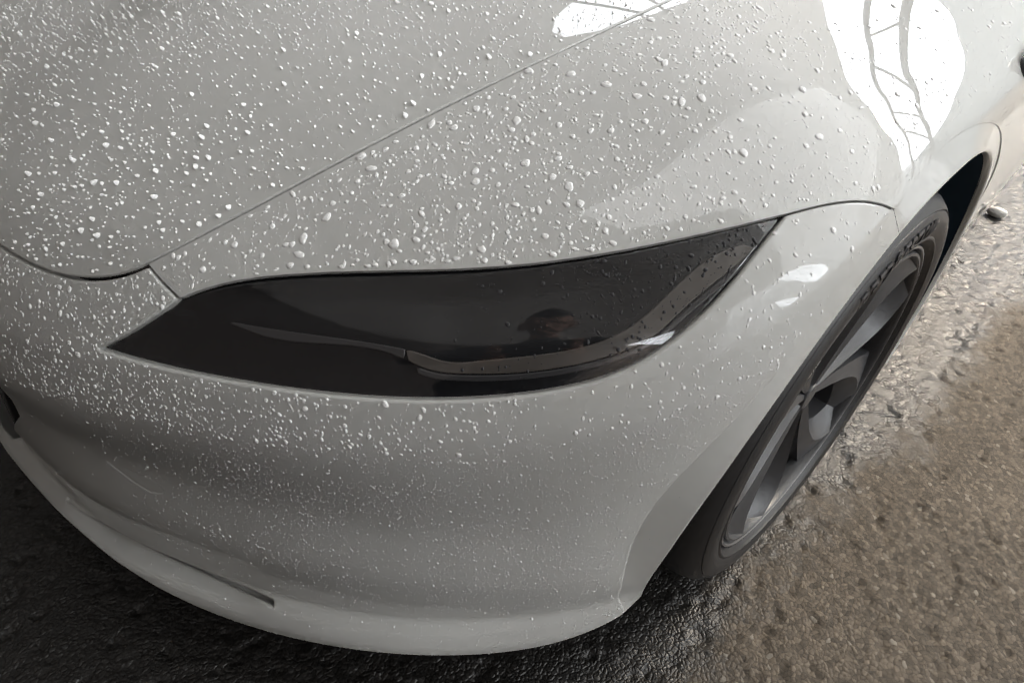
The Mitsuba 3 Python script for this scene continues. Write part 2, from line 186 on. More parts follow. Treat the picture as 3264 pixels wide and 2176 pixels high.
def arch_st(th, r):            # skin parameters of the point at angle th (0 = front, 90 = up) and radius r about the axle
    th = np.radians(np.atleast_1d(th)); y = WHEEL[1] - r * np.cos(th); z = WHEEL[2] + r * np.sin(th)
    ii, jj = np.nonzero(SK_P[..., 0] > .80); sel = (SK_S[ii] > .9) & (SK_T[jj] < .75); ii, jj = ii[sel], jj[sel]
    q = cKDTree(SK_P[ii, jj][:, 1:]).query(np.c_[y, z])[1]; st = np.c_[SK_S[ii[q]], SK_T[jj[q]]]
    for _ in range(8):
        f = skin(st)[:, 1:] - np.c_[y, z]; a = (skin(st + [.002, 0]) - skin(st - [.002, 0]))[:, 1:] / .004; b = (skin(st + [0, .002]) - skin(st - [0, .002]))[:, 1:] / .004
        det = a[:, 0] * b[:, 1] - a[:, 1] * b[:, 0]; st = st - np.clip(np.c_[f[:, 0] * b[:, 1] - f[:, 1] * b[:, 0], a[:, 0] * f[:, 1] - a[:, 1] * f[:, 0]] / det[:, None], -.02, .02)
    return st
def dense(ring, d=.003):
    ring = np.asarray(ring, float)
    if np.allclose(ring[0], ring[-1]): ring = ring[:-1]
    out = []
    for a, b in zip(ring, np.roll(ring, -1, 0)):
        n = max(1, int(np.ceil(np.linalg.norm(b - a) / d))); out.append(a + (b - a) * (np.arange(n) / n)[:, None])
    return np.vstack(out)
def spl(a, n=None):            # smooth curve through traced points
    a = np.asarray(a); u = np.r_[0, np.cumsum(np.linalg.norm(np.diff(a, axis=0), axis=1))]
    return CubicSpline(u, a)(np.linspace(0, u[-1], n or max(8, int(u[-1] / .004))))
def panel(poly, gap=.002, roll=.002, depth=.014, gs=.008, gt=.005, off=None, nohem=None):
    """A sheet of the skin inside poly (s, t), edges rolled in: vertices, faces, normals."""
    if not isinstance(poly, Polygon): poly = Polygon(poly)
    poly = poly.buffer(-(gap + roll), join_style=1)
    if poly.geom_type != 'Polygon': poly = max(poly.geoms, key=lambda g: g.area)
    rings = [dense(np.array(r.coords)) for r in [poly.exterior, *poly.interiors]]
    x0, y0, x1, y1 = poly.bounds
    gx, gy = np.meshgrid(np.arange(x0, x1, gs), np.arange(y0, y1, gt), indexing='ij'); gx = gx + (np.arange(gx.shape[1]) % 2) * gs / 2
    pts = np.c_[gx.ravel(), gy.ravel()]; inn = poly.buffer(-.0028); pts = pts[shapely.contains_xy(inn, pts[:, 0], pts[:, 1])]
    allp = np.vstack([*rings, pts]); tri = Delaunay(allp * [1, 1.0]).simplices
    cen = allp[tri].mean(1); tri = tri[shapely.contains_xy(poly.buffer(1e-6), cen[:, 0], cen[:, 1])]
    a, b, c = (allp[tri[:, k]] for k in range(3)); cr = (b[:, 0] - a[:, 0]) * (c[:, 1] - a[:, 1]) - (b[:, 1] - a[:, 1]) * (c[:, 0] - a[:, 0])
    tri[cr < 0] = tri[cr < 0][:, ::-1]
    N = skin_n(allp); P = skin(allp)
    if off is not None:
        P, N = off(allp, P, N)
    V, F, NN = [P], [tri], [N]; base = len(P); at = 0
    for r in rings:
        m = len(r); p, n = P[at:at + m], N[at:at + m]; tg = np.roll(p, -1, 0) - np.roll(p, 1, 0); tg /= np.linalg.norm(tg, axis=1)[:, None] + 1e-12
        o = np.cross(tg, n); o /= np.linalg.norm(o, axis=1)[:, None] + 1e-12
        mid = r + 1e-4 * 0; area = .5 * np.sum(r[:, 0] * np.roll(r[:, 1], -1) - np.roll(r[:, 0], -1) * r[:, 1])
        if (area > 0) != (at == 0): o = -o        # outer rings run anticlockwise, holes clockwise
        if area < 0 and at == 0: o = o
        prev = np.arange(at, at + m); k = base
        steps = [(roll * np.sin(x), roll * (1 - np.cos(x)), x) for x in np.radians([22, 45, 68, 90])] + [(roll, roll, None), (roll, roll + depth, None)]
        for j, (u, w, x) in enumerate(steps):
            V.append(p + o * u - n * w); NN.append(n * np.cos(x) + o * np.sin(x) if x is not None else o)
            cur = np.arange(k, k + m); k += m
            if j != 4:
                q = np.roll(np.arange(m), -1); F.append(np.c_[prev, prev[q], cur[q]]); F.append(np.c_[prev, cur[q], cur])
            prev = cur
        base = k; at += m
    return np.vstack(V), np.vstack(F), np.vstack(NN)
def put_panel(key, m, *a, **k):
    lab = k.pop('label', None); v, f, n = panel(*a, **k)
    # faces turned to their normals
    fn = np.cross(v[f[:, 1]] - v[f[:, 0]], v[f[:, 2]] - v[f[:, 0]]); fl = (fn * n[f].mean(1)).sum(1) < 0; f[fl] = f[fl][:, ::-1]
    return put(key, (v, f), m, normals=n, label=lab)
hl_in, hl_top, hl_bot = C['hl_inner'], spl(C['hl_top']), spl(C['hl_bot'])
hood_f, hood_s, fseam, nseam = spl(C['hood_front']), spl(C['hood_side']), spl(C['fend_seam']), C['nose_seam']
TH_SEAM = 67.0
Kf = arch_st(np.arange(-19.5, TH_SEAM, 1.), R_BAND - .003); Kr = arch_st(np.arange(TH_SEAM + .1, 199, 1.5), R_BAND - .003)
lip_c = spl(C['lip']) + [0, -.004]; ks = arch_st([TH_SEAM], R_BAND)[0]; fs = fseam[fseam[:, 0] < ks[0] - .004]
lamp = Polygon(np.vstack([hl_in, hl_top[1:], hl_bot[1:-1]]))
hood_poly = Polygon(np.vstack([hood_f, hood_s[1:], [(1.45, 1.01), (1.86, .99), (1.86, 1.485), (-.80, 1.485), (-.80, .7545), (-.6603, .6966), (-.5089, .6393)], mir(hood_f)[1:]]))
bump_poly = np.vstack([[(-.62, .74), (-.5089, .6393)], mir(hood_f)[1:], hood_f, nseam[1:], hl_in[::-1][1:], hl_bot[::-1][1:], fs[1:], Kf[::-1], lip_c[lip_c[:, 0] < 1.036], [(-.62, .070)]])
wing_poly = np.vstack([hood_s, [(1.45, 1.01), (1.86, .99), (2.15, .985), (2.15, .03), (1.93, .03)], Kr[::-1], fs[::-1], hl_top[::-1][1:], nseam[::-1][1:]])
su = C['slot_up']
ss01 = lambda x: np.clip(x, 0, 1) ** 2 * (3 - 2 * np.clip(x, 0, 1))
su_t = lambda x: np.interp(x, su[:, 0], su[:, 1])
sv = np.c_[su[:, 0], su[:, 1] - .0002 - .0022 * ss01((su[:, 0] - .25) / .2)]; slot = Polygon(np.vstack([su, sv[::-1]]))
def press(st):                 # the bumper skin falls back below the sharp upper edge of the air slot
    d = su_t(st[:, 0]) - .002 - st[:, 1]; on = (d > 0) & (st[:, 0] < su[-1, 0])
    return np.where(on, .017 * np.clip(1 - d / .030, 0, 1) ** 1.6 * ss01((st[:, 0] - .19) / .12) * ss01((su[-1, 0] + .004 - st[:, 0]) / .09), 0)
def pressed(st, P, N):
    f = lambda q: skin(q) - skin_n(q) * press(q)[:, None]; h = .0015
    n = np.cross(f(st + [h, 0]) - f(st - [h, 0]), f(st + [0, h]) - f(st - [0, h])); n /= np.linalg.norm(n, axis=1)[:, None]
    edge = press(st + [0, h]) * press(st - [0, h]) == 0; return P - N * press(st)[:, None], np.where(edge[:, None], N, n)
slit = Polygon(C['slit'][:-1]).buffer(.0015).buffer(.002).buffer(-.002)
grille = Polygon([(-.60, .092), (-.02, .092), (.02, .096), (.05, .115), (.095, .16), (.145, .215), (.19, .27), (.185, .30), (.13, .315), (-.60, .315)]).buffer(.008).buffer(-.008)
def simple(p):
    p = p if isinstance(p, Polygon) else Polygon(p); p = p.buffer(0); return p if p.geom_type == 'Polygon' else max(p.geoms, key=lambda g: g.area)
bump = simple(bump_poly).difference(grille).difference(slot).difference(slit.buffer(-.0015)); bump = simple(bump); wing = simple(wing_poly)
labels['car'] = {'label': 'wet white car parked nose first, covered in rain drops', 'category': 'car'}
put_panel('car__bonnet', 'm_paint', hood_poly, gap=.0001, roll=.0018, depth=.003, gs=.010, gt=.008, off=lambda st, P, N: (P + N * .0019, N))
put_panel('car__bumper', 'm_paint', bump, gap=.0012, roll=.0036, depth=.022, gs=.007, gt=.0036, off=pressed)
put_panel('car__wing', 'm_paint', wing, gap=.0001, roll=.0005, depth=.006, gs=.009, gt=.005, label='front wing between bonnet, headlight and wheel arch')
put_panel('car__door', 'm_paint', [(2.154, .03), (2.9, .03), (2.9, .985), (2.154, .985)], gap=.0015, roll=.002, gs=.02, gt=.008)
# arch lip: the flat band round the wheel opening, one strip on the bumper and one on the wing
XA = PchipInterpolator([-24, -8, 4, 24, 38, 52, 67, 90, 130, 200], [.861, .876, .889, .9055, .9125, .917, .921, .927, .9285, .925])
def band(th):
    k = skin(arch_st(th, R_BAND + .001)); k[:, 0] -= .0018; t = np.radians(th)
    a = np.c_[XA(th), WHEEL[1] - R_ARCH * np.cos(t), WHEEL[2] + R_ARCH * np.sin(t)]
    inw = np.c_[0 * t, np.cos(t), -np.sin(t)]; X = np.array([1., 0, 0]); rows = [k * (1 - u) + a * u for u in np.linspace(0, .9, 6)]
    fl = rows[-1] - rows[0]; fl /= np.linalg.norm(fl, axis=1)[:, None]
    e = rows[-1]; nn = np.cross(fl, np.gradient(e, axis=0)); nn /= np.linalg.norm(nn, axis=1)[:, None]; nn *= np.sign(nn[:, :1])
    for x in np.radians([22, 45, 68, 90]): rows.append(e + fl * .004 * np.sin(x) - nn * .004 * (1 - np.cos(x)))
    for d in (.003, .006): rows.append(rows[9] - nn * d)
    n, m = len(rows), len(th); v = np.stack(rows).reshape(-1, 3); q = np.arange(n * m).reshape(n, m)
    return trimesh.Trimesh(v, np.concatenate([np.stack([q[:-1, :-1], q[1:, :-1], q[1:, 1:]], -1).reshape(-1, 3), np.stack([q[:-1, :-1], q[1:, 1:], q[:-1, 1:]], -1).reshape(-1, 3)]), process=False)
put('car__bumper__arch_lip', band(np.linspace(-20.5, TH_SEAM - .05, 176)), 'm_paint', smooth=True)
put('car__wing__arch_lip', band(np.linspace(TH_SEAM + .05, 200, 266)), 'm_paint', smooth=True)
# recessed bits of the bumper
def sunk(poly, low, deep, pw=1.5):
    lowc = shapely.LineString(low)
    def off(st, P, N):
        d = shapely.distance(shapely.points(st), lowc); dm = max(d.max(), 1e-6); return P - N * (.001 + deep * (d / dm) ** pw)[:, None], N
    return off
v, f, n = panel(slot.buffer(.006), gap=0, roll=.0004, depth=.002, gs=.006, gt=.002, off=lambda st, P, N: (P - N * (.004 + .016 * ss01((st[:, 0] - .2) / .12))[:, None], N)); put('car__bumper__air_slot', trimesh.Trimesh(v, f, process=False), 'm_paint', smooth=True)
v, f, n = panel(slit.buffer(.003), gap=0, roll=.0005, depth=.002, gs=.004, gt=.003, off=lambda st, P, N: (P - N * .0005, N)); put('car__bumper__sensor_cover', trimesh.Trimesh(v, f, process=False), 'm_paint', smooth=True)
v, f, n = panel(grille.buffer(.01), gap=0, roll=.001, depth=.02, gs=.02, gt=.015, off=lambda st, P, N: (P - N * .07, N)); put('car__lower_grille', trimesh.Trimesh(v, f, process=False), 'm_dark', smooth=True)
# headlight
put_panel('car__headlight__lens', 'm_lens', lamp, gap=.0016, roll=.0018, depth=.004, gs=.006, gt=.004, off=lambda st, P, N: (P - N * .0012, N))
gu, gd = spl(C['drl_up']), spl(C['drl_dn'])
def bowl(st, P, N):            # black inside of the lamp: a deep pocket above the light guide, a shallow shelf below it
    pt = shapely.points(st); e = shapely.distance(pt, lamp.exterior); d = shapely.distance(pt, shapely.LineString(gu))
    lim = np.interp(st[:, 0], gu[::-1, 0], gu[::-1, 1]); up = (st[:, 1] > lim) & (st[:, 0] < gu[:, 0].max())
    sm = lambda x: np.clip(x, 0, 1) ** 2 * (3 - 2 * np.clip(x, 0, 1))
    return P - N * (.009 + np.where(up, .017 * sm(d / .045) * sm((e + .002) / .02), 0))[:, None], N
v, f, n = panel(lamp.buffer(.006), gap=0, roll=.0005, depth=.002, gs=.003, gt=.0025, off=bowl); put('car__headlight__housing', trimesh.Trimesh(v, f, process=False), 'm_housing', smooth=True)
cut = lambda g, lo, hi: g[(g[:, 0] > lo) & (g[:, 0] < hi)]
guide = simple(np.vstack([cut(gu, .765, 9), cut(gd, .765, 9)[::-1]])); ridge = simple(np.vstack([cut(gu, 0, .767), cut(gd, 0, .767)[::-1]]))
v, f, n = panel(guide, gap=.0, roll=.0012, depth=.004, gs=.005, gt=.003, off=lambda st, P, N: (P - N * .0065, N)); put('car__headlight__light_guide', (v, f), 'm_guide', normals=n, label='grey daytime light guide curving along the lower edge')
v, f, n = panel(ridge, gap=.0, roll=.0012, depth=.004, gs=.005, gt=.003, off=lambda st, P, N: (P - N * .0065, N)); put('car__headlight__ridge', (v, f), 'm_bezel', normals=n)  # shadowed end of the guide, its shade put into a darker material
lowb = simple(np.vstack([gd[gd[:, 0] > .775] + [0, -.0015], (gd[gd[:, 0] > .775] + [0, -.0075])[::-1]]))
v, f, n = panel(lowb, gap=0, roll=.0016, depth=.003, gs=.005, gt=.002, off=lambda st, P, N: (P - N * .0055, N)); put('car__headlight__trim', (v, f), 'm_bezel', normals=n)
# wheel housing, underside
th = np.radians(np.arange(-15, 222, 3)); rows = []
for x, r in ((.9, .3885), (.89, .394), (.80, .400), (.56, .400), (.56, .02)):
    xx = XA(np.clip(np.degrees(th), -24, 200)) - (.0085 if x == .9 else .03) if x > .85 else x + 0 * th
    rows.append(np.c_[xx, WHEEL[1] - r * np.cos(th), np.maximum(WHEEL[2] + r * np.sin(th), .10)])
n, m = len(rows), len(th); q = np.arange(n * m).reshape(n, m)
put('car__wheel_arch_liner', trimesh.Trimesh(np.vstack(rows), np.concatenate([np.stack([q[:-1, :-1], q[1:, :-1], q[1:, 1:]], -1).reshape(-1, 3), np.stack([q[:-1, :-1], q[1:, 1:], q[:-1, 1:]], -1).reshape(-1, 3)]), process=False), 'm_liner', smooth=50)
us = np.arange(-.62, 1.0, .03); ue = skin(np.c_[us, 0 * us + .004]); ui = ue * [.8, 1, 1] + [0, .2, .004]; q = len(us)
uf = np.vstack([[[i, i + 1, q + i + 1], [i, q + i + 1, q + i]] for i in range(q - 1)])
under = trimesh.util.concatenate([trimesh.Trimesh(np.vstack([ue, ui]), uf, process=False), box(-.75, .55, .40, 2.9, .135, .15), box(.55, .80, 1.32, 2.9, .135, .15), box(-.75, .48, .45, 2.0, .15, .62)])
put('car__underbody', under, 'm_dark')

cam_c = skin(np.array([[1.735, .606]]))[0]; cam_v = trimesh.creation.icosphere(3, 1.0).vertices; cam_f = trimesh.creation.icosphere(3, 1.0).faces
cam_v = np.sign(cam_v) * np.abs(cam_v) ** .7 * [.011, .058, .021]; put('car__side_camera', trimesh.Trimesh(cam_v + cam_c + [.004, 0, 0], cam_f, process=False), 'm_bezel', smooth=True, label='small black camera housing on the side')

# ======================= front wheel =======================
ST = .032; AX = np.array([math.cos(ST), -math.sin(ST), 0]); BK = np.array([math.sin(ST), math.cos(ST), 0]); UP = np.array([0, 0, 1.])
def wl(x, a, r):               # wheel coordinates: outboard offset, angle (0 = front, 90 = up), radius
    x, a, r = np.broadcast_arrays(np.asarray(x, float), np.asarray(a, float), np.asarray(r, float)); a = np.radians(a)
    return WHEEL + x[..., None] * AX + (-r * np.cos(a))[..., None] * BK + (r * np.sin(a))[..., None] * UP
def lathe(prof, n=160, flat=False):
    prof = np.array(prof); a = np.arange(n) * 360 / n; v = np.stack([wl(x, a, r) for r, x in prof]); m = len(prof); q = np.arange(m * n).reshape(m, n); q2 = np.roll(q, -1, 1)
    v = v.reshape(-1, 3)
    if flat: v[:, 2] = np.maximum(v[:, 2], .001)
    return trimesh.Trimesh(v, np.concatenate([np.stack([q[:-1], q[1:], q2[1:]], -1).reshape(-1, 3), np.stack([q[:-1], q2[1:], q2[:-1]], -1).reshape(-1, 3)]), process=False)
tyre = [(.250, -.030), (.2575, -.016), (.262, -.008), (.268, .000), (.2695, .0035), (.272, .0035), (.274, .002), (.285, .0055), (.297, .0055), (.305, .0025), (.3085, .0005), (.309, -.0012), (.3105, -.0012), (.311, .0), (.318, -.006), (.326, -.016), (.331, -.030), (.333, -.045), (.3335, -.050), (.329, -.051), (.329, -.059), (.335, -.060), (.336, -.118), (.336, -.17), (.333, -.195), (.32, -.225), (.29, -.24), (.25, -.205)]
put('car__wheel__tyre', lathe(tyre, 220, True), 'm_rubber', smooth=35)
put('car__wheel__rim', lathe([(.2545, -.018), (.2585, -.010), (.2575, -.004), (.254, -.0035), (.2515, -.008), (.2500, -.020), (.247, -.032), (.236, -.040), (.222, -.20), (.05, -.20)], 200), 'm_wheel_lip', smooth=35, label='bare metal rim flange at the edge of the wheel')
put('car__wheel__outer_ring', lathe([(.2485, -.030), (.2485, -.007), (.2470, -.0035), (.2430, -.003), (.2405, -.006), (.2395, -.014), (.2395, -.030), (.2485, -.030)], 200), 'm_wheel', smooth=35)
put('car__wheel__brake', lathe([(.05, -.10), (.175, -.10), (.178, -.105), (.178, -.13), (.05, -.13)], 72), 'm_dark', smooth=35)
put('car__wheel__hub_cap', lathe([(.024, -.06), (.0235, -.030), (.021, -.0265), (.012, -.0255), (.0005, -.0255)], 48), 'm_wheel', smooth=40)
def spoke(a0, side):
    """Half of a wide twisted spoke: from hub to ring, its face tilted about the long axis."""
    r = np.linspace(.012, .243, 24); u = (r - r[0]) / (r[-1] - r[0]); cx = -.031 + .025 * u ** 1.3
    inner = side * (1.0 + 6.5 * u ** .8); outer = side * 35 * (1 - .40 * np.sin(np.pi * np.clip(u * .95 + .02, 0, 1)) ** .8); outer = side * np.maximum(np.abs(outer), np.abs(inner) + 6.5)
    outer = side * np.where(u > .72, np.abs(outer) + 9 * ((u - .72) / .28) ** 2, np.abs(outer))
    mid = inner * .45 + outer * .55
    c0, c1, c2 = wl(cx - .012 * u, a0 + inner, r), wl(cx + .002, a0 + mid, r), wl(cx - .020 * np.clip(u * 4, 0, 1) - .004 * u, a0 + outer, r)
    b0, b2 = wl(cx - .045, a0 + inner, r), wl(cx - .05, a0 + outer, r)
    rows = np.stack([b0, c0, c0 * .5 + c1 * .5, c1, c1 * .5 + c2 * .5, c2, b2]); m, n = rows.shape[:2]; q = np.arange(m * n).reshape(m, n)
    return trimesh.Trimesh(rows.reshape(-1, 3), np.concatenate([np.stack([q[:-1, :-1], q[1:, :-1], q[1:, 1:]], -1).reshape(-1, 3), np.stack([q[:-1, :-1], q[1:, 1:], q[:-1, 1:]], -1).reshape(-1, 3)]), process=False)
for k in range(5):
    for sd in (-1, 1): put('car__wheel__spoke', spoke(110 + 72 * k, sd), 'm_wheel', smooth=25)
def lettering(text, a_mid, r, h, depth=.0009, bold=False, length=None):
    m = meshkit.text_mesh(text, h, .01, bold); b = m.bounds; x = (m.vertices[:, 0] - (b[0, 0] + b[1, 0]) / 2) ; y = m.vertices[:, 1]; up = m.vertices[:, 2] > .005
    if length: x = x * length / np.ptp(x)
    rr = r + y; X = np.interp(rr, [p[0] for p in tyre[3:15]], [p[1] for p in tyre[3:15]]) + np.where(up, depth, -.001)
    v = wl(X, a_mid + np.degrees(x / (r + h / 2)), rr); v[:, 2] = np.maximum(v[:, 2], .0015)
    return trimesh.Trimesh(v, m.faces, process=False)
put('car__wheel__lettering', lettering('BRIDGESTONE', 84.0, .2765, .0240, .0022, True, length=.212), 'm_rubber_mark', smooth=False, label='raised maker name on the upper tyre wall')
put('car__wheel__lettering', lettering('OUT', 45, .2735, .0085, .0010, True), 'm_print', smooth=False, label='small pale moulded word on the tyre wall')

# ======================= rain drops =======================
rng = np.random.default_rng(20)
def drop_mesh(st, r, asp, ang, hk, tail, big):
    """Water caps on the skin at st: radius r, stretched asp along ang, hk = height / radius. Returns one (V, F, N) per call, all drops alike in topology."""
    n = len(st); nr, na = {2: (6, 18), 1: (4, 12), 0: (2, 7)}[int(big)]
    P, N = skin(st), skin_n(st); P = P + N * np.where(shapely.contains_xy(hood_poly, st[:, 0], st[:, 1]), .0019, 0)[:, None]; S = skin(st + [.002, 0]) - P; S /= np.linalg.norm(S, axis=1)[:, None]; U = np.cross(N, S)
    a = np.arange(na) * 2 * np.pi / na; ph = rng.uniform(0, 6.28, (n, 4)); am = rng.uniform(.3, 1, (n, 4)) * ([.10, .10, .06, .04] if big else [.08, .06, .02, 0])
    rad = 1 + sum(am[:, k, None] * np.cos((k + 2) * a + ph[:, k, None]) for k in range(4)); rad = rad * (1 + tail[:, None] * np.cos(a))
    rho = np.linspace(0, 1, nr + 1)[1:] ** .85; ca, sa = np.cos(ang), np.sin(ang)
    x = (r * asp)[:, None] * rad * np.cos(a); y = (r / asp)[:, None] * rad * np.sin(a); xs, ys = x * ca[:, None] - y * sa[:, None], x * sa[:, None] + y * ca[:, None]
    H = (hk * r)[:, None, None]; prof = np.clip(1 - rho ** 2.4, 0, 1) ** .55
    ring = P[:, None, None] + rho[None, :, None, None] * (xs[:, None, :, None] * S[:, None, None] + ys[:, None, :, None] * U[:, None, None]) + (H * prof[None, :, None])[..., None] * N[:, None, None] * np.ones((1, 1, na, 1))
    ring[:, -1] -= N[:, None] * .0004
    top = P + N * (hk * r)[:, None]
    V = np.concatenate([top[:, None], ring.reshape(n, -1, 3)], 1); m = V.shape[1]
    k = np.arange(na); k2 = np.roll(k, -1); F = [np.c_[0 * k, 1 + k, 1 + k2]]
    for j in range(nr - 1): o, q = 1 + j * na, 1 + (j + 1) * na; F += [np.c_[o + k, q + k, q + k2], np.c_[o + k, q + k2, o + k2]]
    F = np.vstack(F); return V, F
def sample(poly, n, dens):
    x0, y0, x1, y1 = poly.bounds; out = []
    while sum(map(len, out)) < n:
        q = np.c_[rng.uniform(x0, x1, 20000), rng.uniform(y0, y1, 20000)]; q = q[shapely.contains_xy(poly, q[:, 0], q[:, 1])]
        P = skin(q, 1); q = q[(rng.uniform(0, 1, len(q)) < dens(q, P)) & (P[:, 1] < 1.45) & (P[:, 0] > -.32)]; out.append(q)
    return np.vstack(out)[:n]
def area_dens(q, P):           # even per square metre although the skin's lines draw together towards the bonnet's middle
    a = np.linalg.norm(np.cross(skin(q + [.003, 0], 1) - skin(q - [.003, 0], 1), skin(q + [0, .003], 1) - skin(q - [0, .003], 1)), axis=1) / 3.6e-5; return np.clip(a, 0, 1.05) / 1.05
def clump(P, s, lo): return lo + (1 - lo) * np.clip((meshkit.fbm(P * s, 2, 4) - .25) * 2.2, 0, 1)
big_st, sml_st, sizes, angs = [], [], [], []
sets = []
def rain(poly, n, mu, sg, rmax, dens, asp=(1.0, 1.25), spread=.5, base=.6, hk=(.28, .42)):
    st = sample(poly.buffer(-.0035), n, dens); r = np.minimum(rng.lognormal(mu, sg, n), rmax)
    o = np.argsort(-r); st, r = st[o], r[o]; keep = np.ones(n, bool); tree = cKDTree(skin(st, 1)); P = skin(st, 1)   # no drop inside another
    for i in range(n):
        if keep[i] and r[i] > .0011:
            j = [k for k in tree.query_ball_point(P[i], r[i] * 1.45) if k > i]; keep[j] = False
    st, r = st[keep], r[keep]; n = len(st)
    sets.append((st, r, rng.uniform(*asp, n), base + spread * rng.normal(size=n), rng.uniform(*hk, n), rng.uniform(-.12, .12, n)))
upright = lambda q, P: area_dens(q, P) * clump(P, 9, .35)
rain(hood_poly, 21000, -6.66, .50, .0046, upright, (1.0, 1.32), .45, .5)
top_w = lambda q, P: area_dens(q, P) * clump(P, 9, .3) * np.clip((q[:, 1] - .60) / .05, .05, 1) * np.clip(1.35 - 1.5 * (q[:, 0] - .58), .12, 1)
rain(wing, 6500, -6.9, .55, .0050, top_w, (1.0, 1.3), .6, .6)
rain(wing, 4800, -7.55, .38, .0016, lambda q, P: area_dens(q, P) * np.clip((.80 - q[:, 1]) / .1, 0, 1) * np.clip((q[:, 1] - .50) / .05, 0, 1) * clump(P, 12, .3), (1.0, 1.35), .4, 1.57)
rain(bump, 6800, -6.82, .42, .0042, lambda q, P: area_dens(q, P) * np.clip((q[:, 1] - .463) / .02, 0, 1) * clump(P, 10, .3) * np.clip(1.15 - 1.3 * (q[:, 0] - .55), .12, 1), (1.0, 1.2), .5, 1.57)
rain(bump, 9500, -7.2, .36, .0022, lambda q, P: area_dens(q, P) * np.clip((.49 - q[:, 1]) / .03, 0, 1) * np.clip((q[:, 1] - .02) / .1, .1, 1) * clump(P, 9, .25) * np.clip((q[:, 0] - .36) / .25, .04, 1), (1.0, 1.15), .5, 1.57)
rain(lamp, 420, -7.1, .45, .0026, lambda q, P: np.clip((q[:, 0] - .78) / .2, 0, 1) * clump(P, 20, .2), (1.0, 1.35), .6, 1.2)
# runs of water held at the edge of the wing above the headlight
e = hl_top[(hl_top[:, 0] > .58) & (hl_top[:, 0] < .98)]; e = e[np.sort(rng.choice(len(e), 30, replace=False))] + [0, .0045]
sets.append((e + rng.normal(size=e.shape) * [.003, .0012], rng.uniform(.0014, .0034, len(e)), rng.uniform(1.1, 1.5, len(e)), rng.normal(size=len(e)) * .15, rng.uniform(.35, .5, len(e)), rng.uniform(-.1, .1, len(e))))
cat6 = [np.concatenate([x[k] for x in sets]) for k in range(6)]
order = np.argsort(-cat6[1]); cat6 = [c[order] for c in cat6]
def emit(sel, big): return drop_mesh(*[c[sel] for c in cat6], big)
NB = 300
V, F = emit(slice(0, NB), 2); Pd = skin(cat6[0][:NB])
def say(i):
    st, r, asp = cat6[0][i], cat6[1][i], cat6[2][i]; P = Pd[i]; pt = Point(st)
    shape = 'round' if asp < 1.1 else 'oval' if asp < 1.2 else 'long'; size = 'biggest' if i < 60 else 'big' if i < 160 else 'smaller'
    if hood_poly.contains(pt):
        d = hood_poly.exterior.distance(pt); on = 'bonnet'
        at = 'beside the wing seam' if d < .05 and P[1] > .16 else 'at its front edge' if d < .05 else 'near its front corner' if P[1] < .27 and P[0] > .2 else 'on its front left part' if P[1] < .30 else 'on its far upper part' if P[1] > .55 else 'on its middle part'
    elif wing.contains(pt):
        on = 'front wing'; dl = lamp.distance(pt)
        at = 'just above the headlight' if dl < .03 else 'beside the bonnet seam' if hood_poly.distance(pt) < .04 else 'past the bright reflection' if P[1] > .85 else 'near its crease' if P[0] > .72 else 'midway to the headlight' if P[1] < .45 else 'on its rear flat'
    elif lamp.contains(pt): on, at = 'headlight lens', 'over the light guide' if st[1] < .61 else 'on its upper part'
    else: on = 'bumper'; at = 'under the headlight' if lamp.distance(pt) < .035 else 'on its upper ledge' if st[1] > .48 and st[0] > .5 else 'below the bonnet' if st[1] > .5 else 'on its lower face'
    q = P - EYE; zx, zy = q @ np.cross(FWD, UPV) / (q @ FWD) * .65 + .5, -(q @ UPV) / (q @ FWD) * .976 + .5      # only to word its place
    zone = ('top ' if zy < .10 else 'upper ' if zy < .28 else 'middle ' if zy < .46 else 'lower ') + ('far left' if zx < .08 else 'left' if zx < .2 else 'left centre' if zx < .36 else 'centre' if zx < .52 else 'right centre' if zx < .68 else 'right' if zx < .84 else 'far right')
    return f'{size} {shape} rain drop on the {on} {at}, {zone}', on
for i in range(NB):
    lb, on = say(i); lam = 'headlight' in on
    put('rain_drop', trimesh.Trimesh(V[i], F, process=False), 'm_water_lamp' if lam else 'm_water', smooth=True, label=lb, cat='rain drop', group=lb)
r_all = cat6[1]; in_lamp = shapely.contains_xy(lamp, cat6[0][:, 0], cat6[0][:, 1]) & (np.arange(len(r_all)) >= NB); mid = np.nonzero((np.arange(len(r_all)) >= NB) & (r_all > .0011) & ~in_lamp)[0]; low = np.nonzero((r_all <= .0011) & ~in_lamp)[0]
def joined(sel, big):
    V, F = emit(sel, big); n, m = V.shape[:2]; return trimesh.Trimesh(V.reshape(-1, 3), (F[None] + (np.arange(n) * m)[:, None, None]).reshape(-1, 3), process=False)
V1, V2 = joined(mid, True), joined(low, False)
put('rain_spatter', trimesh.util.concatenate([V1, V2]), 'm_water', smooth=True, kind='stuff', label='dense spatter of small rain drops over the white car', cat='rain drops')
put('headlight_spatter', joined(np.nonzero(in_lamp)[0], True), 'm_water_lamp', smooth=True, kind='stuff', label='small rain drops scattered over the outer end of the headlight', cat='rain drops')
print('drops', NB, len(mid), len(low), 'tris', len(V1.faces) + len(V2.faces))

